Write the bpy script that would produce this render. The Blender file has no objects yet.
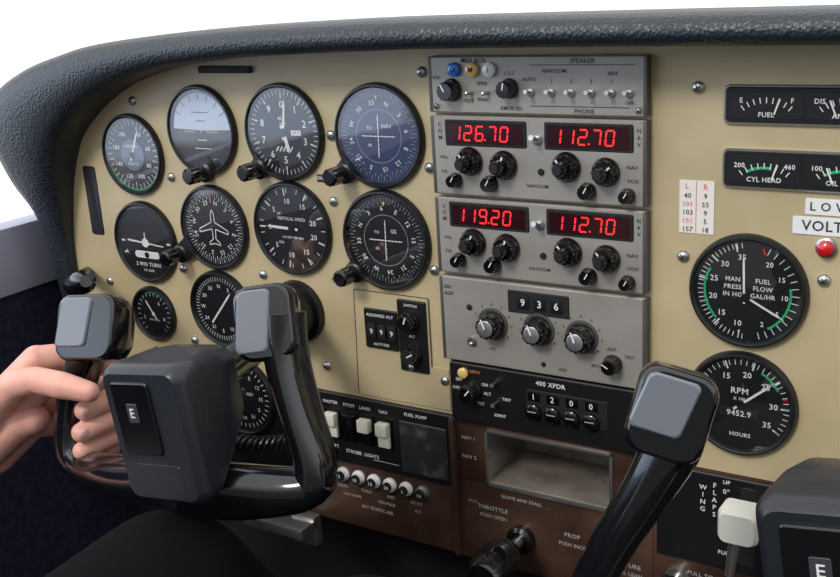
import bpy, bmesh, math, random
from math import sin, cos, pi, radians
from mathutils import Vector, Matrix
random.seed(4)
S=0.01
# ---------------------------------------------------------------- materials
def lin(c):
    c=c/255.0
    return c/12.92 if c<=0.04045 else ((c+0.055)/1.055)**2.4
def rgb(r,g,b): return (lin(r),lin(g),lin(b),1)
MATS={}
def mat(name,col,rough=0.5,metal=0.0,coat=0.0,emit=None,es=0,noise=None,bump=None,spec=0.5):
    m=bpy.data.materials.new(name); m.use_nodes=True
    nt=m.node_tree; b=nt.nodes['Principled BSDF']
    b.inputs['Base Color'].default_value=rgb(*col)
    b.inputs['Roughness'].default_value=rough
    b.inputs['Metallic'].default_value=metal
    b.inputs['Coat Weight'].default_value=coat
    b.inputs['Coat Roughness'].default_value=0.05
    b.inputs['Specular IOR Level'].default_value=spec
    if emit:
        b.inputs['Emission Color'].default_value=rgb(*emit); b.inputs['Emission Strength'].default_value=es
    tc=nt.nodes.new('ShaderNodeTexCoord')
    if noise:
        sc,col2,lo,hi=noise
        n=nt.nodes.new('ShaderNodeTexNoise'); n.inputs['Scale'].default_value=sc; n.inputs['Detail'].default_value=6
        cr=nt.nodes.new('ShaderNodeValToRGB')
        cr.color_ramp.elements[0].position=lo; cr.color_ramp.elements[1].position=hi
        cr.color_ramp.elements[0].color=rgb(*col); cr.color_ramp.elements[1].color=rgb(*col2)
        nt.links.new(tc.outputs['Object'],n.inputs['Vector']); nt.links.new(n.outputs['Fac'],cr.inputs['Fac'])
        nt.links.new(cr.outputs['Color'],b.inputs['Base Color'])
    if bump:
        kind,sc,st,dist=bump
        if kind=='v':
            n=nt.nodes.new('ShaderNodeTexVoronoi'); n.inputs['Scale'].default_value=sc; o=n.outputs['Distance']
        else:
            n=nt.nodes.new('ShaderNodeTexNoise'); n.inputs['Scale'].default_value=sc; n.inputs['Detail'].default_value=4; o=n.outputs['Fac']
        nt.links.new(tc.outputs['Object'],n.inputs['Vector'])
        bp=nt.nodes.new('ShaderNodeBump'); bp.inputs['Strength'].default_value=st; bp.inputs['Distance'].default_value=dist
        nt.links.new(o,bp.inputs['Height']); nt.links.new(bp.outputs['Normal'],b.inputs['Normal'])
    MATS[name]=m; return m
CREAM=mat('cream_paint',(181,165,128),0.42,noise=(14,(195,178,141),.35,.65),bump=('n',500,.15,.0005))
BLACK=mat('black_plastic',(22,22,24),0.38)
BLACKG=mat('black_gloss',(12,12,14),0.18,coat=.5)
BLACKM=mat('matte_black',(16,16,18),0.7)
DIAL=mat('dial_black',(18,19,22),0.45)
DIALB=mat('dial_blue_reflection',(52,64,98),0.4)  # blue reflection of the glass painted into the dial face
BEZEL=mat('bezel_black',(24,25,28),0.35)
WHITE=mat('white_marking',(225,225,220),0.6)
CREAMM=mat('plain_cream',(188,172,135),0.45)
GREYT=mat('grey_marking',(165,165,165),0.6)
DARKT=mat('dark_marking',(50,48,46),0.6)
RADIO=mat('radio_grey',(154,149,143),0.42,metal=.3,noise=(30,(164,159,152),.3,.7))
RADIOD=mat('radio_edge',(92,90,86),0.45,metal=.4)
STEEL=mat('steel',(190,190,188),0.28,metal=.9)
SILV=mat('silver_knob',(200,200,202),0.22,metal=.8)
SCREEN=mat('display_window',(44,8,16),0.2,coat=.6)
RED=mat('led_red',(200,20,20),0.5,emit=(255,42,42),es=1.3)
REDP=mat('red_paint',(205,25,30),0.25,coat=.6)
GREEN=mat('green_arc',(40,170,110),0.5)
YELLOW=mat('yellow_arc',(225,190,60),0.5)
ORANGE=mat('orange_mark',(200,130,70),0.5)
BLUEL=mat('blue_lens',(45,110,200),0.25,coat=.5)
AMBER=mat('amber_lens',(225,190,110),0.25,coat=.5)
WLENS=mat('white_lens',(225,225,225),0.25,coat=.5)
PAD=mat('padded_vinyl',(30,39,46),0.40,bump=('v',420,.5,.0011),spec=.6)
BROWN=mat('worn_brown_trim',(54,35,28),0.38,noise=(14,(94,70,56),.42,.75),coat=.15)
YOKE=mat('yoke_black',(30,33,39),0.36,bump=('n',700,.35,.0006),coat=.15)
YOKEG=mat('yoke_gloss',(14,15,18),0.16,coat=.7)
CAPG=mat('grip_cap_reflection',(112,116,124),0.22,coat=.6)  # grey plate colour stands in for sky reflected in gloss black
EMB=mat('emblem_plate',(60,62,66),0.25,coat=.5)
SKY=mat('attitude_sky_reflection',(182,194,212),0.4)
GROUND=mat('attitude_ground',(48,46,50),0.4)
PLAC=mat('placard_white',(232,232,232),0.4)
CARD=mat('paper_card',(232,224,214),0.7)
PINK=mat('pink_ink',(214,120,120),0.7)
SWITCHW=mat('switch_ivory',(226,222,205),0.4)
SKIN=mat('skin',(224,160,143),0.48,noise=(60,(236,182,166),.3,.7),bump=('n',260,.3,.0008))
SKIN.node_tree.nodes['Principled BSDF'].inputs['Subsurface Weight'].default_value=.12
SKIN.node_tree.nodes['Principled BSDF'].inputs['Subsurface Radius'].default_value=(.01,.004,.002)
NAIL=mat('nail',(240,196,182),0.3,coat=.3)
TROU=mat('trouser_cloth',(11,11,15),0.95,bump=('n',300,.4,.001),spec=.15)
SLEEVE=mat('shirt_sleeve',(225,226,232),0.8)
NAVY=mat('navy_fabric',(38,38,66),0.9,noise=(120,(22,22,42),.4,.6),bump=('n',400,.5,.001))
TRIMW=mat('window_trim_lavender',(186,188,208),0.6)
FLOORM=mat('dark_carpet',(18,17,20),0.95)
WALLF=mat('firewall_dark',(10,10,12),0.9)
CORD=mat('rubber_cord',(18,18,20),0.3)
LEVER=mat('flap_handle_ivory',(222,220,208),0.35)
SLOTI=mat('slot_interior',(130,122,112),0.5,noise=(40,(96,88,80),.3,.7))
# instrument glass : thin clear pane with a weak mirror component
GLASS=bpy.data.materials.new('instrument_glass'); GLASS.use_nodes=True; nt=GLASS.node_tree; nt.nodes.clear()
o_=nt.nodes.new('ShaderNodeOutputMaterial'); mx=nt.nodes.new('ShaderNodeMixShader'); tr=nt.nodes.new('ShaderNodeBsdfTransparent'); gl=nt.nodes.new('ShaderNodeBsdfGlossy')
gl.inputs['Roughness'].default_value=.03; mx.inputs[0].default_value=.13
nt.links.new(tr.outputs[0],mx.inputs[1]); nt.links.new(gl.outputs[0],mx.inputs[2]); nt.links.new(mx.outputs[0],o_.inputs[0])

# ---------------------------------------------------------------- builder : coords are (X right, Z up, h out of the panel) in cm
def rr(w,h,r,n=5):
    r=min(r,w/2-.001,h/2-.001); o=[]
    for cx,cy,a0 in((w/2-r,h/2-r,0),(-w/2+r,h/2-r,90),(-w/2+r,-h/2+r,180),(w/2-r,-h/2+r,270)):
        for i in range(n+1):
            a=radians(a0+90*i/n); o.append((cx+r*cos(a),cy+r*sin(a)))
    return o
def cr(p0,p1,p2,p3,t):
    return tuple(.5*((2*b)+(-a_+c)*t+(2*a_-5*b+4*c-d)*t*t+(-a_+3*b-3*c+d)*t**3) for a_,b,c,d in zip(p0,p1,p2,p3))
def smooth_path(st,k_=4):
    ss=[]
    for i in range(len(st)-1):
        for k in range(k_): ss.append(cr(st[max(i-1,0)],st[i],st[i+1],st[min(i+2,len(st)-1)],k/k_))
    ss.append(st[-1]); return ss
class A:
    def __init__(s,name):
        s.name=name; s.v=[]; s.f=[]; s.mi=[]; s.sm=[]; s.mats=[]; s.T=None
    def _m(s,m):
        if m not in s.mats: s.mats.append(m)
        return s.mats.index(m)
    def add(s,vs,fs,m,smooth=False):
        k=len(s.v); i=s._m(m)
        for p in vs:
            x,z,h=p
            if s.T:
                an,cx,cz=s.T; dx,dz=x-cx,z-cz
                x=cx+dx*cos(an)-dz*sin(an); z=cz+dx*sin(an)+dz*cos(an)
            s.v.append((x,z,h))
        for f in fs:
            s.f.append(tuple(k+j for j in f)); s.mi.append(i); s.sm.append(smooth)
    def box(s,x0,x1,z0,z1,h0,h1,m,bev=0):
        b=bmesh.new(); bmesh.ops.create_cube(b,size=1)
        for v in b.verts:
            v.co=Vector(((x0+x1)/2+v.co.x*(x1-x0),(z0+z1)/2+v.co.y*(z1-z0),(h0+h1)/2+v.co.z*(h1-h0)))
        if bev: bmesh.ops.bevel(b,geom=list(b.edges),offset=bev,segments=2,affect='EDGES',profile=.6)
        b.verts.index_update()
        s.add([v.co[:] for v in b.verts],[[v.index for v in f.verts] for f in b.faces],m,False); b.free()
    def poly(s,pts,h0,h1,m):
        n=len(pts); vs=[(x,z,h0) for x,z in pts]+[(x,z,h1) for x,z in pts]
        fs=[list(range(n,2*n)),list(range(n-1,-1,-1))]+[[i,(i+1)%n,n+(i+1)%n,n+i] for i in range(n)]
        s.add(vs,fs,m)
    def flat(s,pts,h,m): s.add([(x,z,h) for x,z in pts],[list(range(len(pts)))],m)
    def rbox(s,x0,x1,z0,z1,h0,h1,m,r=.3,bev=.08):
        cx,cz=(x0+x1)/2,(z0+z1)/2; w,d=x1-x0,z1-z0; secs=[]
        for hh,k in((h0,0),(h1-bev,0),(h1,bev)):
            secs.append([(cx+a,cz+b,hh) for a,b in rr(w-2*k,d-2*k,max(r-k,.02))])
        s.loft(secs,m)
    def loft(s,secs,m,smooth=False,caps=True):
        n=len(secs[0]); vs=[p for q in secs for p in q]; fs=[]
        for i in range(len(secs)-1):
            for j in range(n):
                fs.append([i*n+j,i*n+(j+1)%n,(i+1)*n+(j+1)%n,(i+1)*n+j])
        s.add(vs,fs,m,smooth)
        if caps:
            s.add(secs[0],[list(range(n-1,-1,-1))],m); s.add(secs[-1],[list(range(n))],m)
    def lathe(s,x,z,prof,m,seg=40,flute=0,nf=12,smooth=True,caps=True):
        secs=[]
        for r,h in prof:
            secs.append([(x+r*(1+flute*cos(nf*2*pi*i/seg))*cos(2*pi*i/seg),z+r*(1+flute*cos(nf*2*pi*i/seg))*sin(2*pi*i/seg),h) for i in range(seg)])
        s.loft(secs,m,smooth,caps)
    def disc(s,x,z,r,h,m,seg=40): s.flat([(x+r*cos(2*pi*i/seg),z+r*sin(2*pi*i/seg)) for i in range(seg)],h,m)
    def line(s,x0,z0,x1,z1,w,h,m,w2=None):
        w2=w if w2 is None else w2
        d=Vector((x1-x0,z1-z0)); d.normalize(); n=Vector((-d.y,d.x))
        s.flat([(x0-n.x*w/2,z0-n.y*w/2),(x1-n.x*w2/2,z1-n.y*w2/2),(x1+n.x*w2/2,z1+n.y*w2/2),(x0+n.x*w/2,z0+n.y*w/2)],h,m)
    def ticks(s,x,z,r0,r1,n,a0,a1,w,h,m):
        for i in range(n):
            a=radians(a0+(a1-a0)*i/(n-1 if abs(a1-a0)<359 else n))
            s.line(x+r0*sin(a),z+r0*cos(a),x+r1*sin(a),z+r1*cos(a),w,h,m)
    def arc(s,x,z,r0,r1,a0,a1,h,m,n=24):
        o=[];q=[]
        for i in range(n+1):
            a=radians(a0+(a1-a0)*i/n); o.append((x+r1*sin(a),z+r1*cos(a))); q.append((x+r0*sin(a),z+r0*cos(a)))
        for i in range(n): s.flat([q[i],q[i+1],o[i+1],o[i]],h,m)
    def sweep(s,path,m,n=5,r=.45,up=(0,0,1),smooth=True):
        # path: (x,z,h,width,depth)
        path=smooth_path(path,4); secs=[]
        for i,p in enumerate(path):
            a=Vector(path[max(i-1,0)][:3]); b=Vector(path[min(i+1,len(path)-1)][:3]); t=(b-a).normalized()
            U=t.cross(Vector(up)).normalized(); V=U.cross(t).normalized(); c=Vector(p[:3])
            secs.append([(c+U*q+V*w)[:] for q,w in rr(p[3],p[4],min(p[3],p[4])*r,n)])
        s.loft(secs,m,smooth)
    def tube(s,pts,rad,m,seg=12):
        secs=[]; U=None
        for i,p in enumerate(pts):
            a=Vector(pts[max(i-1,0)]); b=Vector(pts[min(i+1,len(pts)-1)]); t=(b-a).normalized()
            if U is None:
                U=t.cross(Vector((0.13,.22,1))).normalized()
            else: U=(U-t*U.dot(t)).normalized()
            V=t.cross(U); r=rad[i] if isinstance(rad,(list,tuple)) else rad
            secs.append([(Vector(p)+U*r*cos(2*pi*j/seg)+V*r*sin(2*pi*j/seg))[:] for j in range(seg)])
        s.loft(secs,m,True)
    def text(s,body,x,z,size,m,h=.02,rot=0,align='CENTER',sx=1.0):
        cu=bpy.data.curves.new('t','FONT'); cu.body=body; cu.size=size; cu.align_x=align; cu.align_y='CENTER'; cu.resolution_u=2
        cu.space_character=1.08; cu.offset=size*.012
        o=bpy.data.objects.new('t',cu); bpy.context.collection.objects.link(o)
        me=bpy.data.meshes.new_from_object(o.evaluated_get(bpy.context.evaluated_depsgraph_get()))
        a=radians(rot); vs=[]
        for v in me.vertices:
            px,py=v.co.x*sx,v.co.y
            vs.append((x+px*cos(a)-py*sin(a),z+px*sin(a)+py*cos(a),h))
        s.add(vs,[list(p.vertices) for p in me.polygons],m)
        bpy.data.objects.remove(o); bpy.data.curves.remove(cu); bpy.data.meshes.remove(me)
    def seg7(s,txt,x,z,ht,m,h):
        w=ht*.56; t=ht*.12; segs={'a':(0,ht,w,ht),'b':(w,ht,w,ht/2),'c':(w,ht/2,w,0),'d':(0,0,w,0),'e':(0,ht/2,0,0),'f':(0,ht,0,ht/2),'g':(0,ht/2,w,ht/2)}
        D={'0':'abcdef','1':'bc','2':'abged','3':'abgcd','4':'fgbc','5':'afgcd','6':'afgedc','7':'abc','8':'abcdefg','9':'abfgcd'}
        for ch in txt:
            if ch=='.':
                s.line(x-.16*ht,z,x-.16*ht,z+t,t,h,m); x+=.06*ht; continue
            if ch==' ': x+=ht*.8; continue
            for k in D[ch]:
                a,b,c,d=segs[k]; dx,dz=c-a,d-b; g=t*.35
                L=math.hypot(dx,dz); ux,uz=dx/L,dz/L; sl=.12
                s.line(x+a+ux*g+(b)*sl,z+b+uz*g,x+c-ux*g+(d)*sl,z+d-uz*g,t,h,m)
            x+=ht*.94
    def knob(s,x,z,r,h0,h1,m=None,cap=None,skirt=True,flute=.05,ptr=None):
        m=m or BLACKG
        if skirt: s.lathe(x,z,[(r*1.12,h0),(r*1.12,h0+.12),(r*.98,h0+.28)],m,32)
        s.lathe(x,z,[(r*.95,h0+.1),(r*.9,h1-.12),(r*.78,h1),(.02,h1)],m,48,flute,12)
        if cap: s.lathe(x,z,[(r*.66,h1-.05),(r*.66,h1+.06),(r*.58,h1+.1),(.02,h1+.1)],cap,24)
        if ptr is not None:
            a=radians(ptr); s.line(x,z,x+r*.8*sin(a),z+r*.8*cos(a),r*.14,h1+(.13 if cap else .02),WHITE)
    def screw(s,x,z,h0,r=.42):
        s.lathe(x,z,[(r,h0),(r*.95,h0+.12),(r*.6,h0+.26),(.02,h0+.3)],STEEL,20)
        s.line(x-r*.45,z-.1,x+r*.45,z+.1,.07,h0+.31,DARKT); s.line(x-.1,z+r*.45,x+.1,z-r*.45,.07,h0+.31,DARKT)
    def done(s,parent=None):
        cx=sum(p[0] for p in s.v)/len(s.v); cz=sum(p[1] for p in s.v)/len(s.v); ch=sum(p[2] for p in s.v)/len(s.v)
        me=bpy.data.meshes.new(s.name)
        me.from_pydata([((x-cx)*S,-(h-ch)*S,(z-cz)*S) for x,z,h in s.v],[],s.f)
        for m in s.mats: me.materials.append(m)
        for i,p in enumerate(me.polygons): p.material_index=s.mi[i]; p.use_smooth=s.sm[i]
        b=bmesh.new(); b.from_mesh(me); bmesh.ops.recalc_face_normals(b,faces=b.faces); b.to_mesh(me); b.free()
        try: me.set_sharp_from_angle(angle=radians(42))
        except Exception: pass
        me.update()
        o=bpy.data.objects.new(s.name,me); bpy.context.collection.objects.link(o); o.location=(cx*S,-ch*S,cz*S)
        return o

# ---------------------------------------------------------------- panel
a=A('instrument_panel')
a.poly([(-79.5,-34.6),(-80.9,-29.5),(-81,-22.9),(-80,-17),(-78.2,-13.6),(-75,-10.5),(-70.8,-8.4),(-65,-6.6),(-58.7,-5.6),(-51.6,-5.2),(-39.9,-5.0),(8,-5.0),(8,-34.3),(-53.3,-34.3)],-1.2,0,CREAM)
a.rbox(-78,-76.3,-22.6,-16.1,-.02,.06,BLACK,.3)       # black slot
a.rbox(-77.5,-76.8,-22.1,-16.6,0,.09,BLACKM,.2)
a.box(-51,-48.6,-16.1,-15.5,0,.08,BLACK,.03); a.text('KNOTS EAST',-49.8,-15.8,.36,WHITE,.1)
a.done()
a=A('panel_screws')
for x,z in[(-70.3,-10.1),(-49.3,-12.4),(-40.6,-14.5),(-40.8,-7.6),(-49.6,-17.6),(-57.6,-24.4),(-51.7,-31.7),(-40.3,-31.2),(-20.8,-8.5),(-12.8,-20.1),(-12.4,-33.2),(-21.6,-19.4),(-73.9,-20.6),(-66.8,-16.6),(-66.8,-24.8),(-58.2,-15.9),(-50,-23.9),(-76.5,-27),(-66.5,-31.5),(-77,-32.5),(-58,-32.3),(-40.7,-22.3)]:
    a.screw(x,z,0)
a.done()
# glareshield
a=A('glareshield')
st=[(-80.7,-31,-82.8,-31,.9),(-80.8,-27,-83.2,-27,1.1),(-80.7,-23.5,-83.6,-23.5,1.4),(-80.0,-20,-84.0,-20.4,2.2),(-79.2,-17.2,-85.6,-17.4,3.2),(-77.9,-14.4,-87.0,-13.2,4),(-76.8,-13,-86.6,-10.6,4.2),(-75,-11.5,-84.0,-8.7,4.4),(-73,-10.2,-79.8,-7.0,4.5),(-70.8,-9.1,-75.4,-5.9,4.5),(-68.4,-8.2,-71.2,-5.1,4.5),(-63.6,-7.1,-64.4,-4.5,4.5),(-58,-6.5,-58.2,-4.15,4.5),(-53.2,-6.15,-53,-3.95,4.5),(-44.5,-5.9,-44.5,-3.75,4.5),(-36.8,-5.75,-36.7,-3.7,4.5),(-22.5,-5.75,-22.4,-3.75,4.5),(-11.9,-5.8,-12,-3.8,4.5),(8,-5.9,8,-3.8,4.5)]
ss=smooth_path(st,4)
prof=[(0,-1.5,0),(0,0,.0),(0,0,.55),(.04,0,.78),(.15,0,.92),(.32,0,.99),(.5,0,1.0),(.7,0,.97),(.88,0,.85),(.98,0,.66),(1,0,.4),(1,0,0),(.9,-3,0),(.6,-7,0)]
secs=[]
for ix,iz,ox,oz,hp in ss:
    secs.append([(ix+(ox-ix)*t,iz+(oz-iz)*t-(.8 if dh==-7 else 0),dh+hp*k) for t,dh,k in prof])
a.loft(secs,PAD,True)
a.done()
a=A('glareshield_clip'); a.box(-62,-56.5,-7.7,-7.15,-.0,.35,BLACKM,.1); a.done()

# ---------------------------------------------------------------- gauges
def gauge(name,x,z,R,face=DIAL,knob=None,knob2=None,sq=False):
    a=A(name)
    a.lathe(x,z,[(R+.28,0),(R+.26,.3),(R+.14,.5),(R+.02,.52),(R-.08,.42),(R-.16,.16)],BEZEL,64)
    a.disc(x,z,R-.1,.17,face,64)
    a.lathe(x,z,[(R-.04,.38),(R*.7,.44),(R*.35,.475),(.01,.485)],GLASS,64,caps=False)
    for k in(knob,knob2):
        if k:
            kx,kz=k
            d=Vector((kx-x,kz-z)).normalized()
            a.lathe(kx,kz,[(.85,0),(.85,.45),(.6,.6)],BLACK,24)
            a.line(kx,kz,x+d.x*R*.9,z+d.y*R*.9,1.5,.5,BLACK,1.9)
            a.lathe(kx,kz,[(.38,.5),(.38,1.3)],BLACKM,20)
            a.lathe(kx,kz,[(.62,1.2),(.68,1.35),(.66,2.3),(.5,2.45),(.02,2.45)],BLACKG,36,.05,12)
    return a
def nums(a,x,z,r,labels,a0,a1,size,m=WHITE,h=.21,full=False):
    n=len(labels)
    for i,t in enumerate(labels):
        an=radians(a0+(a1-a0)*i/(n if full else n-1)); a.text(t,x+r*sin(an),z+r*cos(an),size,m,h)
def needle(a,x,z,an,L,w,m=WHITE,h=.26,tail=.6):
    t=radians(an); a.line(x-tail*sin(t),z-tail*cos(t),x+L*.75*sin(t),z+L*.75*cos(t),w,h,m); a.line(x+L*.75*sin(t),z+L*.75*cos(t),x+L*sin(t),z+L*cos(t),w,h,m,.02)
# airspeed
x,z=-71,-14.8; a=gauge('airspeed_indicator',x,z,3.35)
a.ticks(x,z,2.6,3.05,36,0,360,.06,.2,WHITE); a.ticks(x,z,2.4,3.05,9,20,340,.1,.2,WHITE)
a.arc(x,z,3.05,3.15,40,130,.2,WHITE); a.arc(x,z,3.05,3.15,130,250,.2,GREEN)
nums(a,x,z,2.05,['40','60','80','100','120','140','160','180'],30,330,.55)
a.lathe(x,z,[(1.4,.19),(1.4,.24),(.02,.24)],mat('dial_inner_blue',(86,100,122),.4),40)
a.text('AIRSPEED',x,z+.75,.34,WHITE,.26); a.text('KNOTS',x,z-.8,.36,WHITE,.26); a.disc(x,z,.3,.3,BLACK,20); needle(a,x,z,25,2.6,.18,h=.29); a.done()
# attitude
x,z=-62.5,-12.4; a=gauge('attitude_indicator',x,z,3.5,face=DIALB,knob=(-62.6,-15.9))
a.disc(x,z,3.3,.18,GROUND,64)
a.arc(x,z,0.01,3.1,-88,88,.2,SKY,40)  # sky half of the card, painted pale as the glass reflection
a.arc(x,z,2.6,3.3,88,272,.2,BLACK,40)
a.ticks(x,z,2.5,3.05,7,-60,60,.07,.22,DARKT)
for k,w in((.8,.5),(1.5,.9)):
    a.line(x-w,z+k,x+w,z+k,.07,.22,DARKT); a.line(x-w,z-k,x+w,z-k,.07,.22,WHITE)
for sg in(-1,1): a.line(x+sg*.6,z-.1,x+sg*1.9,z-.1,.1,.28,ORANGE)
a.disc(x,z-.1,.1,.28,ORANGE,16)
a.poly([(x-1.1,z-3.2),(x+1.1,z-3.2),(x+.4,z-2.1),(x-.4,z-2.1)],.18,.35,BLACK); a.done()
# altimeter
x,z=-53.8,-12.3; a=gauge('altimeter',x,z,3.62,knob=(-56.6,-15.3))
a.ticks(x,z,2.95,3.35,50,0,360,.05,.2,WHITE); a.ticks(x,z,2.7,3.35,10,0,360,.12,.2,WHITE)
nums(a,x,z,2.2,list('0123456789'),0,360,.8,full=True)
a.text('ALT',x-.1,z+1.1,.42,WHITE,.21); a.text('FEET',x,z+.65,.3,WHITE,.21)
a.box(x+.75,x+1.7,z-.2,z+.2,.19,.23,WHITE); a.text('29.9',x+1.22,z,.34,DARKT,.24)
a.disc(x,z,.35,.28,BLACK,20); needle(a,x,z,8,2.7,.2); needle(a,x,z,165,1.7,.35,h=.24)
for i in range(5): a.line(x-.9+.35*i,z-1.5,x-.6+.35*i,z-1.1,.12,.22,WHITE)
a.done()
# course deviation indicators
def cdi(name,x,z,face,kn,rotd,label,labcol=WHITE):
    a=gauge(name,x,z,3.7,face=face,knob=kn)
    a.ticks(x,z,3.0,3.35,72,0,360,.04,.2,GREYT); a.ticks(x,z,2.85,3.35,36,0,360,.06,.2,GREYT)
    for i,t in enumerate(['N','3','6','E','12','15','S','21','24','W','30','33']):
        an=radians(i*30+rotd); a.text(t,x+2.5*sin(an),z+2.5*cos(an),.5,WHITE,.21,rot=-(i*30+rotd))
    a.arc(x,z,1.98,2.02,0,360,.2,GREYT,48)
    a.line(x-1.5,z,x+1.5,z,.06,.24,WHITE); a.line(x+.05,z+1.6,x-.05,z-1.6,.07,.25,WHITE)
    for i in(-4,-3,-2,-1,1,2,3,4): a.disc(x+i*.32,z,.06,.23,WHITE,10); a.disc(x,z+i*.32,.06,.23,WHITE,10)
    a.text(label,x+.75,z+.75,.42,labcol,.22); a.text('TO',x-.8,z+.6,.32,WHITE,.22); a.text('FR',x-.8,z-.7,.32,WHITE,.22)
    a.poly([(x-.14,z+3.0),(x+.14,z+3.0),(x,z+2.7)],.2,.24,YELLOW); a.done()
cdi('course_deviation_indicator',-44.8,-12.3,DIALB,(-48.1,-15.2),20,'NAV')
cdi('course_deviation_indicator',-44.8,-20.3,DIAL,(-47.9,-23.1),-65,'GS')
# turn coordinator
x,z=-70.9,-22.7; a=gauge('turn_coordinator',x,z,3.5,knob=None)
for an in(-90,-112,90,112): t=radians(an); a.line(x+2.6*sin(t),z+2.6*cos(t),x+3.05*sin(t),z+3.05*cos(t),.16,.2,WHITE)
a.line(x-2.2,z+.1,x+2.2,z-.25,.18,.25,WHITE,.1); a.disc(x,z-.05,.42,.26,WHITE,20); a.line(x,z+.0,x,z+.9,.12,.25,WHITE)
a.text('L',x-2.4,z-1.0,.5,WHITE,.21); a.text('R',x+2.3,z-1.2,.5,WHITE,.21)
a.rbox(x-1.5,x+1.5,z-1.5,z-.85,.19,.24,WHITE,.3,.02); a.disc(x,z-1.18,.28,.26,BLACK,20)
a.text('2 MIN TURN',x,z-2.1,.52,WHITE,.21); a.text('DC ELEC',x,z-2.65,.32,WHITE,.21); a.done()
# heading
x,z=-62.4,-20.7; a=gauge('heading_indicator',x,z,3.45,knob=(-66.5,-23.3),knob2=None)
a.ticks(x,z,2.7,3.15,72,0,360,.05,.2,WHITE); a.ticks(x,z,2.5,3.15,36,0,360,.07,.2,WHITE)
for i,t in enumerate(['N','3','6','E','12','15','S','21','24','W','30','33']):
    an=radians(i*30+12); a.text(t,x+2.2*sin(an),z+2.2*cos(an),.55,WHITE,.21,rot=-(i*30+12))
P=[(0,1.6),(.18,1.2),(.2,.5),(1.6,-.15),(1.6,-.45),(.2,-.1),(.14,-.95),(.6,-1.3),(.6,-1.5),(0,-1.35)]
P=P+[(-p[0],p[1]) for p in P[-2:0:-1]]
for i in range(len(P)):
    p,q=P[i],P[(i+1)%len(P)]; a.line(x+p[0],z+p[1],x+q[0],z+q[1],.09,.27,WHITE)
a.line(x,z+3.1,x,z+2.2,.12,.27,ORANGE); a.done()
# VSI
x,z=-53.9,-20.1; a=gauge('vertical_speed_indicator',x,z,3.62)
a.ticks(x,z,2.95,3.35,19,-270,90,.06,.2,WHITE); a.ticks(x,z,2.75,3.35,9,-250,70,.12,.2,WHITE)
nums(a,x,z,2.25,['20','15','10','5','0','5','10','15','20'],-255,75,.6)
a.text('VERTICAL SPEED',x,z+.8,.36,WHITE,.21); a.text('UP',x-1.2,z+1.2,.32,WHITE,.21); a.text('DN',x-1.2,z-1.2,.32,WHITE,.21); a.text('100 FEET PER MIN',x,z-.75,.26,WHITE,.21)
a.disc(x,z,.35,.28,BLACK,20); needle(a,x,z,272,2.6,.22); a.done()
# suction gauge
x,z=-71.1,-29.5; a=gauge('suction_gauge',x,z,2.35)
a.ticks(x,z,1.7,2.05,20,-140,140,.05,.2,WHITE); nums(a,x,z,1.3,['2','4','6','8'],-110,110,.45)
a.text('SUCTION',x,z-.6,.28,WHITE,.21); a.arc(x,z,2.0,2.1,-20,40,.2,GREEN); needle(a,x,z,-35,1.5,.16); a.disc(x,z,.2,.28,WHITE,16); a.done()
x,z=-62.7,-28.0; a=gauge('radio_magnetic_indicator',x,z,3.2)
a.ticks(x,z,2.5,2.9,60,0,360,.05,.2,WHITE); nums(a,x,z,2.05,['N','3','6','E','12','15','S','21','24','W','30','33'],0,360,.48,full=True); needle(a,x,z,40,2.1,.18,WHITE,tail=1.8); a.done()
x,z=-61.4,-36.0; a=gauge('bearing_indicator',x,z,3.4,knob=(-62.6,-36.6))
a.ticks(x,z,2.6,3.0,36,0,360,.07,.2,WHITE); nums(a,x,z,2.1,['N','3','6','E','12','15','S','21','24','W','30','33'],-60,300,.5,full=True)
a.text('ADF',x+.9,z+.3,.4,WHITE,.21); a.done()

# ---------------------------------------------------------------- assigned altitude placard
a=A('altitude_reminder_panel')
a.poly([(-48.3,-24.6),(-41.4,-24.6),(-41.4,-30.2),(-39.9,-30.2),(-39.9,-33.6),(-48.6,-33.6)],0,.1,CREAMM)
for p,q in(((-48.3,-24.6),(-41.4,-24.6)),((-41.4,-24.6),(-41.4,-30.2)),((-48.3,-24.6),(-48.6,-33.6))): a.line(*p,*q,.08,.11,DARKT)
a.rbox(-47.4,-44.3,-29.3,-26.0,.1,.3,BLACK,.15); a.text('ASSIGNED ALT',-45.85,-26.5,.36,WHITE,.32)
for i in range(3):
    a.box(-47+i*.95,-46.25+i*.95,-28.4,-27.2,.3,.5,BLACKM,.05); a.text('9',-46.6+i*.95,-27.8,.6,WHITE,.52)
a.text('ALTITUDE',-45.85,-28.9,.3,WHITE,.32)
a.rbox(-44.2,-41.6,-30.8,-24.9,.1,.3,BLACK,.15); a.text('SWITCH',-42.9,-25.3,.3,WHITE,.32); a.text('ALT',-42.9,-27.8,.3,WHITE,.32)
a.knob(-43,-26.5,.72,.3,1.3,ptr=20); a.knob(-42.9,-29.2,.72,.3,1.3,ptr=60); a.screw(-43.2,-30.4,.2,.3)
a.done()

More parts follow.
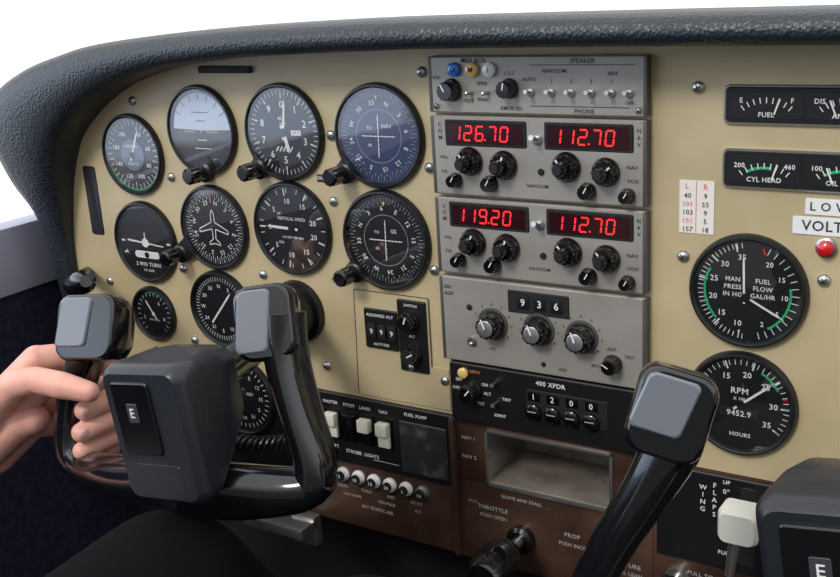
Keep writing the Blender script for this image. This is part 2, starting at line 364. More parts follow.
# ---------------------------------------------------------------- radio stack
L0,R0=-39.85,-23.85
def faceplate(a,z1,z0,hh=.7):
    a.rbox(L0,R0,z0,z1,-.5,hh,RADIO,.25,.1); a.box(L0-.02,L0+.25,z0+.05,z1-.05,0,hh+.03,RADIOD,.04); a.box(R0-.25,R0+.02,z0+.05,z1-.05,0,hh+.03,RADIOD,.04)
    return hh+.03
a=A('audio_control_panel'); H=faceplate(a,-6.45,-10.35)
def T(b,x,z,s=.34,m=None,rot=0,align='CENTER'): a.text(b,x,z,s,m or DARKT,H,rot,align)
a.text('MKR BCN',-36.2,-6.75,.42,DARKT,H)
for xx,m,t in((-37.7,BLUEL,'O'),(-36.3,AMBER,'M'),(-34.95,WLENS,'I')):
    a.lathe(xx,-7.35,[(.5,H-.03),(.5,H+.2),(.38,H+.3),(.02,H+.32)],m,24); a.text(t,xx,-7.35,.5,DARKT,H+.34)
a.knob(-38,-8.75,.72,H,H+1.1,ptr=-30); a.knob(-33.5,-8.6,.62,H,H+1.1,ptr=10)
T('VOL',-39.2,-7.9,.32); T('SPKR',-35.6,-8.3,.36); T('PHN',-35.6,-9.4,.36); T('TEST',-36.7,-9.5,.34); T('1 2 3',-33.5,-7.6,.36); T('XMTR SEL',-33.4,-9.95,.36)
for i,xx in enumerate((-36.5,-35.2)): a.lathe(xx,-8.9,[(.15,H),(.12,H+.7),(.02,H+.75)],STEEL,12)
a.text('SPEAKER',-28.2,-6.8,.42,DARKT,H); a.line(-32,-7.05,-24.6,-7.05,.05,H,DARKT)
T('AUTO',-32,-8.0); T('NAV/COM',-30.2,-7.45,.36); T('ADF',-26.1,-7.6,.36); T('PHONE',-28.1,-10.05,.4); a.line(-32,-9.75,-25,-9.75,.05,H,DARKT)
for i,xx in enumerate((-31.9,-30.4,-29.0,-27.6,-26.2,-25.0)):
    a.lathe(xx,-8.85,[(.28,H),(.26,H+.12),(.12,H+.14)],STEEL,16); a.tube([(xx,-8.85,H),(xx,-8.7,H+.9)],[.1,.15],STEEL,10)
    if 0<i<5: T(str((i-1)%3+1),xx,-8.1,.36)
    T('OFF' if i==5 else '-',xx,-9.45,.3)
a.screw(-39.3,-9.9,H-.1,.25); a.screw(-24.4,-9.9,H-.1,.25); a.done()
def navcom(z1,z0,f1,f2):
    global a,H
    a=A('nav_com_radio'); H=faceplate(a,z1,z0,.75); o=z1+10.55
    a.rbox(-38.7,-32.3,-12.65+o,-10.8+o,.3,H+.05,BLACKM,.15); a.rbox(-38.5,-32.5,-12.5+o,-10.95+o,.3,H+.09,SCREEN,.12)
    a.rbox(-31.0,-24.7,-12.65+o,-10.8+o,.3,H+.05,BLACKM,.15); a.rbox(-30.8,-24.9,-12.5+o,-10.95+o,.3,H+.09,SCREEN,.12)
    a.seg7(f1,-38.05,-12.2+o,.98,RED,H+.11); a.seg7(f2,-30.35,-12.2+o,.98,RED,H+.11)
    for i,c in enumerate('COM'): a.text(c,-39.1,-11.2-.45*i+o,.4,DARKT,H)
    for i,c in enumerate('NAV'): a.text(c,-24.35,-11.2-.45*i+o,.36,DARKT,H)
    a.text('VOL',-38.9,-13.5+o,.32,DARKT,H); a.text('SQL',-38.9,-14.5+o,.3,DARKT,H)
    a.text('ON',-36.6,-12.9+o,.3,DARKT,H); a.text('NAV',-24.8,-13.6+o,.36,DARKT,H); a.text('VOX',-24.75,-14.5+o,.36,DARKT,H); a.text('NAV/COM',-31.6,-15.2+o,.34,DARKT,H)
    for kx,kz,r in((-36.8,-13.7,.92),(-34.1,-13.85,.92),(-29.4,-13.75,.92),(-26.6,-13.95,.88)): a.knob(kx,kz+o,r,H,H+.75,ptr=random.choice([-40,20,50])); a.knob(kx,kz+o,r*.55,H+.7,H+1.5,skirt=False,cap=BLACKM)
    for kx,kz,r in((-38,-15.1,.5),(-35.2,-15.2,.55),(-27.9,-15.3,.55),(-25.1,-15.45,.48)): a.knob(kx,kz+o,r,H,H+.8,ptr=30)
    a.lathe(-31.5,-12.0+o,[(.36,H),(.34,H+.15),(.16,H+.18)],STEEL,16); a.tube([(-31.5,-12.0+o,H),(-31.5,-11.7+o,H+1)],[.13,.2],STEEL,10)
    a.lathe(-31.3,-14.2+o,[(.25,H),(.2,H+.1),(.02,H+.1)],BLACKM,16)
    a.done()
navcom(-10.55,-16.2,'126.70','112.70')
navcom(-16.45,-22.1,'119.20','112.70')
a=A('direction_finder_radio'); H=faceplate(a,-22.4,-29.0,.75)
a.rbox(-34.2,-29.4,-24.55,-22.85,.3,H+.05,BLACKM,.12)
for i,c in enumerate('936'): a.box(-33.4+i*1.3,-32.5+i*1.3,-24.2,-23.2,H,H+.1,BLACK,.03); a.text(c,-32.95+i*1.3,-23.7,.75,WHITE,H+.12)
T('300',-39.2,-23.2,.4); T('ADF',-39.1,-23.7,.4)
for kx,kz in((-35.5,-25.65),(-31.8,-25.6),(-28.5,-25.7)):
    a.lathe(kx,kz,[(1.25,H),(1.2,H+.1)],RADIOD,32); a.knob(kx,kz,.95,H,H+1.2,cap=SILV,ptr=-20)
    for t in range(9): an=radians(-130+t*32); a.text(str(t),kx+1.5*sin(an),kz+1.5*cos(an),.3,DARKT,H)
a.lathe(-37.3,-27.2,[(.35,H),(.35,H+.2),(.2,H+.22),(.2,H+.05)],STEEL,16); a.lathe(-37.4,-24.6,[(.25,H),(.02,H+.05)],BLACKM,16)
a.knob(-26.2,-27.35,.62,H,H+1.0,ptr=-60); T('REC',-27.6,-26.7,.34); T('ADF',-26.3,-26.3,.34); T('TEST',-25,-26.7,.32); T('BFO',-27.5,-27.7,.32); T('VOL',-35.6,-27.6,.3); T('ADF',-30,-28.4,.32)
a.lathe(-31.5,-28.2,[(.2,H),(.02,H+.05)],BLACKM,16)
a.done()
a=A('transponder'); H=.75
a.rbox(L0+.4,R0,-33.9,-29.15,-.5,H,BLACK,.25,.1)
a.text('400 XPDR',-31,-29.75,.5,WHITE,H+.02)
a.rbox(-33,-26.6,-32.6,-30.3,.3,H+.05,BLACKM,.12)
for i,c in enumerate('1200'):
    xx=-32.4+i*1.5; a.box(xx-.4,xx+.55,-31.2,-30.5,H,H+.1,BLACKG,.03); a.text(c,xx+.05,-30.85,.62,WHITE,H+.12)
    a.lathe(xx+.05,-32.0,[(.62,H),(.62,H+.35),(.5,H+.45),(.02,H+.45)],BLACKG,30,.04,15); a.line(xx-.3,-31.9,xx+.4,-31.9,.08,H+.47,GREYT)
a.knob(-37.5,-31.2,.72,H,H+1.2,ptr=40); a.lathe(-38.2,-29.9,[(.42,H),(.42,H+.2),(.3,H+.3),(.02,H+.3)],AMBER,20)
for t,xx,zz in(('OFF',-38.9,-31.2),('SBY',-38.6,-30.5),('ON',-36.4,-30.6),('ALT',-36.2,-31.3),('TST',-36.8,-32.2)): a.text(t,xx,zz,.34,WHITE,H+.02)
for i in range(2): a.tube([(-35.5+i*.01,-30.3-i*1.6,H),(-35.4,-30.2-i*1.6,H+.8)],[.12,.16],STEEL,10)
a.text('REPLY',-37.2,-29.7,.32,ORANGE,H+.02); a.text('IDENT',-35.2,-32.9,.32,WHITE,H+.02); a.text('TEST',-34.6,-31.5,.32,WHITE,H+.02)
a.done()

# ---------------------------------------------------------------- lower panels
a=A('lower_trim_panel')
a.box(-39.8,-23.5,-34.55,-33.95,-1,.15,BROWN,.05)
a.box(-39.8,-36.9,-39.3,-34.5,-1,.15,BROWN,.05); a.box(-26.5,-23.5,-39.3,-34.5,-1,.15,BROWN,.05)
a.box(-39.8,-23.5,-46.2,-39.3,-1,.15,BROWN,.1)
a.box(-55.4,-39.8,-46.0,-40.1,-1,.35,BROWN,.15)
a.box(-23.5,8,-46.2,-34.35,-1,.1,BROWN,.05)
a.box(-80,-53.2,-46,-34.65,-1,.02,BLACK,.05)
a.box(-39.9,-39.4,-46,-34,-.5,.7,BROWN,.15)
a.text('HI LO',-38.3,-41,.3,GREYT,.17)
a.text('GLOVE AND STALL',-34,-40,.38,GREYT,.17); a.text('THROTTLE',-36.5,-41.3,.5,GREYT,.17); a.text('PUSH OPEN',-36.5,-42,.42,GREYT,.17)
a.text('PROP',-29.8,-42.0,.5,GREYT,.17); a.text('PUSH INCR RPM',-29.3,-42.8,.42,GREYT,.17); a.text('MIXTURE',-25.5,-43.3,.5,GREYT,.17); a.text('PULL LEAN',-25.4,-44,.42,GREYT,.17)
a.text('NAV 1',-38.4,-35.6,.42,GREYT,.17); a.text('NAV 2',-38.4,-37.2,.42,GREYT,.17); a.text('PULL TO LIFT',-19.5,-42.6,.45,GREYT,.17); a.text('ALT STATIC AIR',-47.5,-43.9,.42,GREYT,.37)
a.done()
a=A('storage_slot')
x0,x1,z0,z1=-36.9,-26.5,-39.3,-34.5
a.box(x0,x1,z1-.25,z1,-6,.35,STEEL,.05); a.box(x0,x1,z0,z0+.3,-6,.35,STEEL,.05); a.box(x0,x0+.25,z0,z1,-6,.35,STEEL,.05); a.box(x1-.25,x1,z0,z1,-6,.35,STEEL,.05)
a.box(x0+.1,x1-.1,z0+.3,z0+.4,-6,.1,SLOTI)
a.box(x0,x1,z0,z1,-6.3,-6,SLOTI); a.lathe(-36.4,-36.3,[(.2,.3),(.2,.5),(.02,.5)],STEEL,12); a.lathe(-27,-36.7,[(.2,.3),(.2,.5),(.02,.5)],STEEL,12); a.done()
a=A('rocker_switch_panel')
a.rbox(-53.2,-39.6,-40.1,-33.9,0,.45,BLACK,.2); H=.47
for t,xx in(('MASTER',-51.4),('PITOT',-49.5),('LAND',-47.9),('NAV',-46.1)): a.text(t,xx,-34.7,.4,WHITE,H)
a.text('FUEL PUMP',-43,-34.5,.4,WHITE,H); a.text('STROBE  LIGHTS',-48.5,-38.9,.42,WHITE,H); a.text('BATT',-51.4,-38.7,.4,WHITE,H)
for i,xx in enumerate((-51.2,-49.5,-47.8,-46.0)):
    a.box(xx-.75,xx+.75,-37.9,-35.3,H-.1,H+.15,BLACKG,.06)
    if i!=1: a.box(xx-.55,xx+.55,-36.6,-35.5,H,H+.75,SWITCHW,.12); a.box(xx-.55,xx+.55,-37.7,-36.55,H,H+.4,SWITCHW if i!=2 else BLACKG,.1)
    else: a.box(xx-.55,xx+.55,-37.6,-35.5,H,H+.5,BLACKG,.12)
a.lathe(-51.6,-39.2,[(.5,H),(.5,H+.3),(.3,H+.4)],BLACKG,20)
a.rbox(-44.6,-40.2,-39.6,-35.1,H-.1,H+.08,mat('worn_plate',(38,39,42),.5,noise=(60,(84,86,88),.52,.75)),.1)
a.line(-47.4,-39.2,-44.9,-39.2,.08,H,GREYT)
a.done()
a=A('circuit_breaker_row')
for i,t in enumerate(('5','10','15','20','5','10')):
    xx=-50.7+i*1.58; a.lathe(xx,-41.2,[(.62,.35),(.62,.55),(.5,.6),(.5,.8),(.2,.85),(.02,.85)],WLENS if i<5 else STEEL,24); a.lathe(xx,-41.2,[(.42,.84),(.4,1.05),(.02,1.05)],BLACKM,20)
    a.text(t,xx,-41.2,.42,WHITE,1.08)
for t,xx in(('RADIO',-51),('TURN',-48.5),('INST',-46),('PITOT',-43.5)): a.text(t,xx,-42.4,.38,GREYT,.37)
for t,xx in(('NAV DOME',-50),('GEN FIELD',-46.5),('ALT',-43.4)): a.text(t,xx,-43.1,.34,GREYT,.37)
a.done()
a=A('throttle_knob')
x,z=-34.0,-43.2; a.lathe(x,z,[(1.1,0),(1.1,.7),(.8,.9)],BLACKG,30); a.lathe(x,z,[(.4,.5),(.4,3.4)],STEEL,20); a.lathe(x,z,[(.8,2.4),(1.25,2.7),(1.6,3.8),(1.6,6),(1.2,6.8),(.02,7)],BLACKG,36); a.done()
a=A('mixture_knob'); x,z=-21.6,-43.2; a.lathe(x,z,[(.9,0),(.9,.6)],STEEL,30); a.lathe(x,z,[(.35,.5),(.35,2)],STEEL,20); a.lathe(x,z,[(.8,1.8),(1.2,2),(1.25,3.2),(.9,3.7),(.02,3.8)],BLACKG,40,.06,14); a.done()
a=A('wing_flap_control')
a.rbox(-23.2,-14.6,-41.6,-34.5,0,.3,BLACK,.2)
for i,c in enumerate('WING'): a.text(c,-19.9,-35.6-.55*i,.5,WHITE,.32)
for i,c in enumerate('FLAPS'): a.text(c,-19.1,-35.3-.55*i,.5,WHITE,.32)
a.text('0°',-18.3,-35.6,.5,WHITE,.32); a.text('10°',-18.3,-37.3,.5,WHITE,.32); a.text('20°',-18.3,-38.8,.5,WHITE,.32); a.text('FULL',-18.3,-40.3,.42,WHITE,.32); a.text('UP',-18.3,-34.9,.4,WHITE,.32)
a.rbox(-17.4,-16.2,-41,-35,.25,.36,BLACKM,.3)
a.tube([(-16.8,-37.0,0),(-16.7,-36.6,2),(-16.5,-36.2,3.6)],[.4,.4,.4],STEEL,14)
secs=[]
for hh,w,d in((3.2,1.7,1.5),(3.5,2.4,2.2),(4.6,2.6,2.4),(5.0,2.2,2.0)): secs.append([(-16.3+p,-35.4+q+ (hh-4)*-.2,hh) for p,q in rr(w,d,.45)])
a.loft(secs,LEVER,True)
a.tube([(-16.6,-36.4,3.9),(-16.9,-39.5,4.1)],[.45,.3],STEEL,12)
a.done()

# ---------------------------------------------------------------- right side instruments
def cluster(z1,z0,lt,rt,grn):
    a=A('engine_gauge_cluster')
    a.rbox(-19.15,-6.5,z0-.12,z1+.12,0,.3,STEEL,.35); a.rbox(-19.0,-6.65,z0,z1,0,.42,BLACK,.3)
    for x0,x1 in((-18.7,-14.35),(-14.15,-9.8)):
        a.rbox(x0,x1,z0+.2,z1-.2,.3,.44,DIAL,.2)
        cx=(x0+x1)/2; cz=z0-.9; R=2.1
        a.ticks(cx,cz,R,R+.35,9,-38,38,.06,.46,WHITE)
        if grn: a.arc(cx,cz,R-.05,R+.12,-30,12,.455,GREEN)
        an=18 if x0<-15 else -22
        a.line(cx+1.5*sin(radians(an)),cz+1.5*cos(radians(an)),cx+2.5*sin(radians(an)),cz+2.5*cos(radians(an)),.1,.48,WHITE)
        for t,dx in zip(lt if x0<-15 else rt,(-1.5,0,1.5)): a.text(t,cx+dx,z0+(1.35 if dx else .5),.42,WHITE,.47)
    a.done()
cluster(-8.4,-10.55,('E','FUEL','F'),('DIS','AMPERE','60'),False)
cluster(-12.3,-14.5,('200','CYL HEAD','460'),('100','OIL TEMP','240'),True)
x,z=-17.35,-21.3; a=gauge('manifold_pressure_gauge',x,z,3.5)
a.ticks(x,z,2.85,3.2,31,185,352,.05,.2,WHITE); a.ticks(x,z,2.65,3.2,6,190,345,.1,.2,WHITE); nums(a,x,z,2.25,['10','15','20','25','30','35'],195,350,.52)
a.arc(x,z,2.68,2.82,225,300,.205,GREEN); a.ticks(x,z,2.75,3.2,16,25,165,.05,.2,WHITE); nums(a,x,z,2.3,['20','15','10','5','2'],35,155,.46); a.arc(x,z,2.6,2.75,80,150,.205,GREEN)
a.line(x+.9,z+2.9,x+1.05,z+2.5,.12,.22,REDP)
for i,(t,u_) in enumerate((('MAN','FUEL'),('PRESS','FLOW'),('IN HG','GAL/HR'))): a.text(t,x-.95,z+.75-.5*i,.42,WHITE,.21); a.text(u_,x+.95,z+.75-.5*i,.42,WHITE,.21)
needle(a,x-.2,z-.2,-2,2.7,.14); needle(a,x+.4,z-.6,118,2.2,.14); a.disc(x-.1,z-.4,.3,.3,BLACK,20); a.done()
x,z=-17.55,-29.05; a=gauge('tachometer',x,z,3.38)
a.ticks(x,z,2.75,3.1,36,-135,125,.05,.2,WHITE); a.ticks(x,z,2.55,3.1,8,-130,125,.1,.2,WHITE); nums(a,x,z,2.1,['5','10','15','20','25','30','35'],-105,125,.55)
a.arc(x,z,2.6,2.74,28,62,.205,GREEN); a.line(x+2.7,z+.7,x+2.95,z+.75,.12,.22,REDP)
a.text('RPM',x-.1,z+.9,.6,WHITE,.21); a.text('X 100',x-.1,z+.35,.3,WHITE,.21); a.rbox(x-1.4,x+1.2,z-1.0,z-.35,.19,.24,BLACKM,.08,.02); a.text('9452.9',x-.1,z-.68,.55,WHITE,.26); a.text('HOURS',x,z-2.2,.4,WHITE,.21)
needle(a,x,z,50,2.6,.16); a.disc(x,z,.3,.3,BLACK,20); a.done()
a=A('warning_light'); a.lathe(-12.75,-18.0,[(.62,0),(.62,.25),(.5,.3)],STEEL,28); a.lathe(-12.75,-18.0,[(.5,.28),(.46,.55),(.25,.72),(.02,.75)],REDP,28); a.done()
a=A('placard'); a.rbox(-14.1,-10.9,-16.05,-15.05,0,.08,PLAC,.08,.02); a.text('L O W',-12.7,-15.55,.75,DARKT,.1); a.done()
a=A('placard'); a.rbox(-14.8,-9.0,-17.3,-16.2,0,.08,PLAC,.08,.02); a.text('VOLTAGE',-12.15,-16.75,.9,DARKT,.1); a.done()
a=A('calibration_card'); a.box(-21.9,-19.65,-17.8,-14.35,0,.05,CARD)
a.text('L',-21.4,-14.75,.5,PINK,.07); a.text('R',-20.2,-14.75,.5,PINK,.07)
for i,(p,q) in enumerate((('40','9'),('101','55'),('103','9'),('151','5'),('157','18'))): a.text(p,-21.35,-15.35-.55*i,.45,PINK if i%2 else DARKT,.07); a.text(q,-20.2,-15.35-.55*i,.45,DARKT,.07)
a.line(-20.8,-14.4,-20.8,-17.75,.05,.06,PINK); a.done()

# ---------------------------------------------------------------- yokes
def yoke(cx,cz,rot_,Lp,Rp,boot,capL,capR,sc=1):
    a=A('control_yoke'); a.T=(radians(rot_),cx,cz)
    secs=[]
    for h,w,d,dz,r in((19.2,4.6,3.6,2.0,1.0),(19.8,5.8,5.0,1.6,1.1),(21.5,6.4,7.0,.9,1.1),(23.2,6.7,8.6,.1,1.0),(24.3,6.8,8.9,0,1.0),(24.8,6.5,8.6,0,.9),(25.1,5.9,8.0,0,.7)):
        secs.append([(cx+p*(1+.02*(q/4)),cz+q+dz,h) for p,q in rr(w*sc,d*sc,r)])
    a.loft(secs,YOKE,True)
    a.rbox(cx-2.3,cx+.9,cz-1.1,cz+3.5,25.0,25.28,BLACKG,.25,.08)
    a.rbox(cx-1.2,cx-.3,cz+1.0,cz+2.2,25.25,25.34,EMB,.1,.02); a.text('E',cx-.75,cz+1.6,.85,WHITE,25.37)
    a.rbox(cx-1.9,cx+2.0,cz-4.0,cz-1.7,25.0,25.12,YOKE,.3,.08)
    a.T=None
    a.sweep(Lp[0],YOKEG); a.sweep(Rp[0],YOKEG)
    for path,cap in((Lp[1],capL),(Rp[1],capR)):
        a.sweep(path,YOKEG)
        if cap:
            c=Vector(cap[0]); U=Vector(cap[1]).normalized(); V=Vector(cap[2]); V=(V-U*V.dot(U)).normalized(); N=U.cross(V)
            w,d,pw,pd,ou,ov=cap[3:]
            secs=[]
            for t,k in((-3.4,-1.2),(-2.6,-.4),(-1.6,0),(-.35,0),(-.08,-.2),(0,-.45)):
                secs.append([(c+U*p+V*q+N*t)[:] for p,q in rr(w+k,d+k,1.0)])
            a.loft(secs,YOKEG,True)
            secs=[]
            for t,k in((-.05,0),(.1,-.05),(.18,-.25)): secs.append([(c+U*(p+ou+.12*q)+V*(q+ov)+N*t)[:] for p,q in rr(pw+k,pd+k,.4)])
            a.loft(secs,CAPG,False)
    bx,bz=boot
    a.tube([(bx,bz,.1),(bx+(cx-bx)*.5,bz+(cz+1.5-bz)*.5,10),(cx,cz+1.5,20)],[1.25,1.25,1.3],BLACKG,24)
    a.tube([(bx,bz,0),(bx,bz,.6),(bx,bz,.62),(bx+.2,bz,2.6),(bx+.2,bz,2.7)],[2.7,2.6,2.2,1.9,1.4],BLACK,32)
    a.done()
yoke(-45.75,-26.3,8,
 ([(-46.5,-31.0,22,3.6,3.0),(-50,-32.2,20.6,3.4,3.0),(-56,-33.6,19.6,3.0,3.0),(-60,-34.4,18.6,2.8,2.8),(-62.2,-33.6,18,2.6,2.6)],
  [(-60.2,-34.6,18.6,2.2,2.4),(-62,-33.8,18.2,2.6,2.6),(-62.4,-31.5,17.6,2.4,2.7),(-61.8,-28.5,17,2.3,2.8),(-60.6,-25,16.0,2.6,3)]),
 ([(-46.5,-30.9,22.4,3.8,2.8),(-44,-31.4,21,3.7,3.0),(-41.3,-31.5,19.6,3.2,3.0),(-39.3,-31.2,18.8,2.6,2.8),(-38.3,-30.4,18.3,2.0,2.4)],
  [(-40.8,-31.8,19.2,1.6,2.2),(-39.1,-31.2,18.8,2.4,2.6),(-39.0,-29.5,18.2,2.4,2.8),(-40.5,-26.5,17.4,2.2,3.0),(-41.8,-23.5,16.6,2.3,3.1),(-42.2,-20.8,16.0,2.4,3.0)]),
 (-54.2,-27.2),
 ((-59.4,-23.5,17.7),(1,.08,-.2),(-.1,1,-.45),5.0,4.8,2.7,3.6,-.85,.35),
 ((-42.6,-21.0,17.6),(1,.12,-.45),(-.05,1,-.4),3.9,4.8,2.2,4.0,-.65,.1))
yoke(-6.4,-26.1,8,
 ([(-6.6,-31,21.6,4.2,3.2),(-11,-33,20.6,3.6,3.2),(-17,-34.6,19.6,3.0,3.0),(-20,-34.8,18.6,2.8,2.8),(-21,-33.6,18,2.4,2.6)],
  [(-19.6,-35.2,18.6,2.0,2.4),(-20.6,-33.8,18.2,2.2,2.6),(-19.6,-31,17.8,2.3,3.0),(-17.9,-27.6,17.2,2.6,3.3),(-16.7,-25,16.6,3.0,3.4),(-16.2,-23.5,16,2.8,3.2)]),
 ([(-6.6,-31.0,21.6,4.2,3.2),(-3,-31,20.6,3.6,3.2),(0,-30.5,19.6,3.0,3.0),(2,-30,18.8,2.6,2.8),(3,-29,18.3,2.4,2.6)],
  [(.6,-30.4,19.2,1.8,2.2),(2.2,-29.9,18.8,2.4,2.6),(2.6,-28,18.2,2.4,2.8),(1.6,-25,17.4,2.3,3),(.8,-22,16.8,2.6,3)]),
 (-6.2,-29.2),
 ((-16.1,-22.3,18.2),(1,-.3,-.3),(.32,1,-.35),4.0,4.6,2.7,3.0,-.45,.45),
 ((.6,-20,17.9),(1,.15,-.35),(-.05,1,-.4),3.6,4.8,2.5,4.2,-.4,.1))

# ---------------------------------------------------------------- vent knob, cord, bracket
a=A('cabin_air_knob'); a.tube([(-79.5,-26.5,0),(-76,-25.6,4),(-72.5,-25,7.2)],[.6,.6,.7],BLACK,16); a.tube([(-73.4,-25.1,6.4),(-72.6,-24.9,7.2),(-69.2,-23.7,9),(-68.6,-23.5,9.3)],[.5,1.0,1.0,.5],BLACKG,20); a.done()
a=A('coiled_cord')
pts=[]
N=15*14
for i in range(N+1):
    t=i/N; an=2*pi*15*t; cx_=-61.4+9.8*t; cz_=-37.2+.9*t-.8*sin(pi*t); pts.append((cx_,cz_+.62*sin(an),5.2+.62*cos(an)))
a.tube(pts,.17,CORD,8)
a.tube([(-51.4,-36.2,5.5),(-50.3,-33.5,5),(-50.6,-31,4.5),(-51.8,-28,3.5),(-53.2,-26,2)],.2,CORD,10); a.tube([(-61.4,-37.2,5.5),(-62.9,-36,5),(-63.9,-33,6),(-63,-29,8)],.2,CORD,10); a.done()
a=A('rudder_trim_bracket'); a.box(-60,-53.5,-46.9,-45.9,1,3.4,STEEL,.2); a.box(-56,-53.5,-48.4,-45.6,.5,1.6,STEEL,.2); a.box(-58.5,-56,-46.6,-46.1,-1,1.5,STEEL,.1); a.done()

# ---------------------------------------------------------------- pilot
def capsule(bm,p,q,r0,r1,seg=16):
    p=Vector(p);q=Vector(q)
    bmesh.ops.create_icosphere(bm,subdivisions=3,radius=r0,matrix=Matrix.Translation(p))
    bmesh.ops.create_icosphere(bm,subdivisions=3,radius=r1,matrix=Matrix.Translation(q))
    d=q-p
    if d.length>1e-4:
        m=Matrix.Translation((p+q)/2)@d.to_track_quat('Z','Y').to_matrix().to_4x4()
        bmesh.ops.create_cone(bm,cap_ends=True,segments=24,radius1=r0,radius2=r1,depth=d.length,matrix=m)
def organic(chains,voxel,smooth):
    bm=bmesh.new()
    for ch in chains:
        for i in range(len(ch)-1):
            (p,r0),(q,r1)=ch[i],ch[i+1]; capsule(bm,p,q,r0,r1)
    me=bpy.data.meshes.new('tmp'); bm.to_mesh(me); bm.free()
    o=bpy.data.objects.new('tmp',me); bpy.context.collection.objects.link(o)
    m=o.modifiers.new('r','REMESH'); m.mode='VOXEL'; m.voxel_size=voxel; m.use_smooth_shade=True
    s=o.modifiers.new('s','SMOOTH'); s.iterations=smooth; s.factor=.5
    me2=bpy.data.meshes.new_from_object(o.evaluated_get(bpy.context.evaluated_depsgraph_get()))
    vs=[v.co[:] for v in me2.vertices]; fs=[list(p.vertices) for p in me2.polygons]
    bpy.data.objects.remove(o); bpy.data.meshes.remove(me2); return vs,fs
a=A('pilot')
wr=(-71.8,-35.6,20.5)
K=[(-66.2,-27.3,17.0),(-66.9,-29.3,16.6),(-67.5,-31.3,16.6),(-67.9,-33.1,17.0)]
chains=[
 [((-80,-50,44),3.7),((-76,-43,32),3.0),(wr,2.25)],
 [(wr,2.0),((-69.2,-31.2,19.2),1.7),(K[0],1.15)],
 [(wr,2.0),((-69.6,-32.6,18.8),1.7),(K[1],1.15)],
 [(wr,2.0),((-70.0,-34.0,18.7),1.6),(K[2],1.1)],
 [(wr,1.9),((-70.4,-35.2,19.0),1.5),(K[3],1.0)],
 [((-69.4,-32.4,20.0),1.8),((-66.4,-29.6,18.9),1.35),((-65.2,-29.3,18.3),1.1)],
 [((-69.8,-34,20.2),1.7),((-66.6,-31.6,19.2),1.4),((-65.6,-31.4,18.6),1.2)],
 [((-70.2,-33.6,21.0),1.6),((-67.4,-29.9,20.6),1.5),((-64.9,-27.9,20.2),1.12),((-62.6,-27.2,20.0),.96),((-60.0,-27.3,19.8),.98),((-58.0,-27.7,19.2),.76)],
 [(K[0],1.1),((-64.0,-27.4,14.2),.95),((-60.8,-28.5,13.9),.88),((-59.0,-29.4,15.6),.84),((-59.7,-29.7,18.5),.74)],
 [(K[1],1.1),((-64.3,-29.4,13.9),.98),((-61.0,-30.2,13.7),.92),((-59.1,-31.0,15.6),.86),((-59.9,-31.3,18.9),.76)],
 [(K[2],1.05),((-64.7,-31.4,14.0),.93),((-61.6,-32.0,13.9),.88),((-59.8,-32.7,15.6),.82),((-60.3,-32.9,18.8),.72)],
 [(K[3],.95),((-65.3,-33.3,14.6),.85),((-62.6,-33.7,14.3),.78),((-61.0,-34.3,15.7),.72),((-61.1,-34.5,18.2),.62)],
]
vs,fs=organic(chains,.12,3); a.add(vs,fs,SKIN,True)
def nail(c,U,V,w,d):
    U=Vector(U).normalized(); V=Vector(V); V=(V-U*V.dot(U)).normalized(); N=U.cross(V); c=Vector(c)
    b=bmesh.new(); bmesh.ops.create_icosphere(b,subdivisions=2,radius=1); b.verts.index_update()
    a.add([(c+U*v.co.x*w+V*v.co.y*d+N*v.co.z*.14)[:] for v in b.verts],[[v.index for v in f.verts] for f in b.faces],NAIL,True); b.free()
nail((-58.4,-27.15,19.72),(1,-.15,-.25),(.1,1,-.8),.55,.42)
nail((-59.1,-29.55,18.9),(-.3,0,.95),(0,1,.2),.42,.36)
nail((-59.3,-31.15,19.2),(-.3,0,.95),(0,1,.2),.42,.36)
vs,fs=organic([[((-82,-55,54),6.0),((-78.3,-47,39),4.8),((-76.2,-43.5,33),4.1)]],.4,3); a.add(vs,fs,SLEEVE,True)
vs,fs=organic([[((-54,-55,84),9.5),((-52,-47,55),8.5),((-47.5,-38.6,24),5.9),((-49,-52,14),5.6),((-50,-72,8),4.6)],
               [((-42,-55,84),9.5),((-38,-48,55),8.5),((-33.5,-40.8,22),5.9),((-35,-54,14),5.6),((-36,-72,8),4.6)],
               [((-54,-55,84),9.5),((-42,-55,84),9.5)]],.7,6); a.add(vs,fs,TROU,True)
a.done()

# ---------------------------------------------------------------- cabin shell
def wallbox(name,x0,x1,z0,z1,h0,h1,m,bev=0):
    a=A(name); a.box(x0,x1,z0,z1,h0,h1,m,bev); return a.done()
wallbox('wall_left',-92,-89,-78,-29,-12,140,NAVY)
wallbox('trim_1',-91.6,-88.6,-29.2,-22.5,-12,140,TRIMW,.4)
wallbox('wall_front',-89,70,-78,-9,-9,-8,WALLF)
wallbox('floor',-89,70,-80,-78,-9,140,FLOORM)

# ---------------------------------------------------------------- camera
cd=bpy.data.cameras.new('camera'); cd.sensor_width=36; cd.lens=1067.2*36/840; cd.clip_start=.01
cam=bpy.data.objects.new('camera',cd); bpy.context.collection.objects.link(cam)
r=Vector((.8492,.5248,-.0592)).normalized(); f=Vector((-.5173,.8039,-.2936)).normalized(); u=r.cross(f).normalized()
M=Matrix(((r.x,u.x,-f.x,0),(r.y,u.y,-f.y,-.6544),(r.z,u.z,-f.z,0),(0,0,0,1))); cam.matrix_world=M
bpy.context.scene.camera=cam
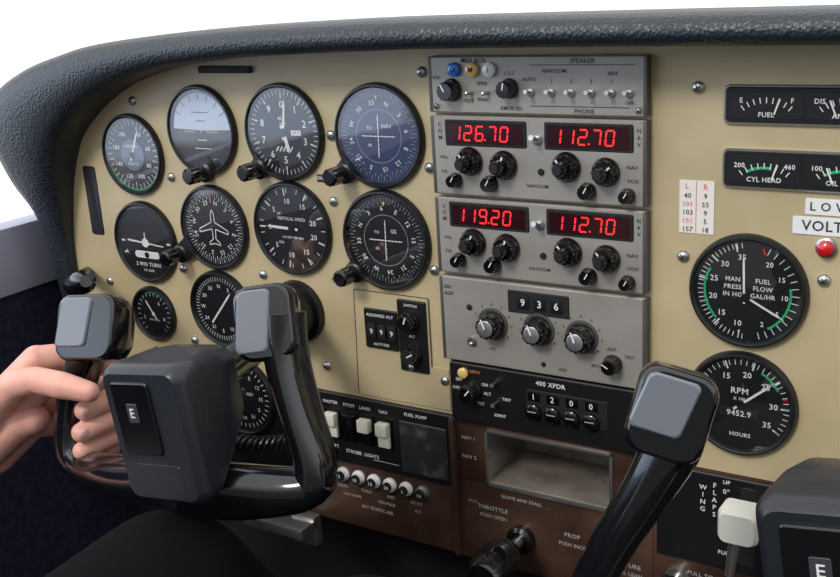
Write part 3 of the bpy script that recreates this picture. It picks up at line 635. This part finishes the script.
# ---------------------------------------------------------------- light : bright overcast sky outside, dimmer cabin side behind, window-like glow added rear left for gauge reflections
w=bpy.data.worlds.new('world'); bpy.context.scene.world=w; w.use_nodes=True; nt=w.node_tree; bg=nt.nodes['Background']
tc=nt.nodes.new('ShaderNodeTexCoord'); sx=nt.nodes.new('ShaderNodeSeparateXYZ'); nt.links.new(tc.outputs['Generated'],sx.inputs[0])
def math_(op,a_,b_=None,c_=None):
    n=nt.nodes.new('ShaderNodeMath'); n.operation=op
    for i,v in enumerate((a_,b_,c_)):
        if v is None: continue
        if isinstance(v,(int,float)): n.inputs[i].default_value=v
        else: nt.links.new(v,n.inputs[i])
    return n.outputs[0]
def sstep(v,lo,hi,t0=0,t1=1):
    n=nt.nodes.new('ShaderNodeMapRange'); n.interpolation_type='SMOOTHSTEP'; n.inputs['From Min'].default_value=lo; n.inputs['From Max'].default_value=hi; n.inputs['To Min'].default_value=t0; n.inputs['To Max'].default_value=t1
    nt.links.new(v,n.inputs['Value']); return n.outputs[0]
X,Y,Z_=sx.outputs[0],sx.outputs[1],sx.outputs[2]
base=sstep(math_('MULTIPLY_ADD',X,-.35,math_('MULTIPLY_ADD',Z_,1.4,Y)),-1.0,.15,.16,1.3)
nx=math_('MULTIPLY',X,-1.0); nY=math_('MULTIPLY',Y,-1.0)
rear_glow=math_('MULTIPLY',math_('MULTIPLY',sstep(Z_,-.19,-.15),sstep(Z_,.5,.3)),math_('MULTIPLY',sstep(nx,.44,.5),sstep(nY,0,.2)))  # added bright patch behind left, shaped to reflect in the top gauge row
tot=math_('MULTIPLY_ADD',rear_glow,1.6,base)
nt.links.new(tot,bg.inputs[1])
mixc=nt.nodes.new('ShaderNodeMix'); mixc.data_type='RGBA'; mixc.inputs[6].default_value=(.97,.985,1,1); mixc.inputs[7].default_value=(.68,.8,1,1)
nt.links.new(rear_glow,mixc.inputs[0]); nt.links.new(mixc.outputs[2],bg.inputs[0])
sd=bpy.data.lights.new('sun','SUN'); sd.energy=1.6; sd.angle=radians(14); sd.color=(1,.97,.92)
so=bpy.data.objects.new('sun',sd); bpy.context.collection.objects.link(so)
so.rotation_euler=Vector((.15,.8,-.7)).to_track_quat('-Z','Y').to_euler()
bpy.context.scene.view_settings.view_transform='Standard'
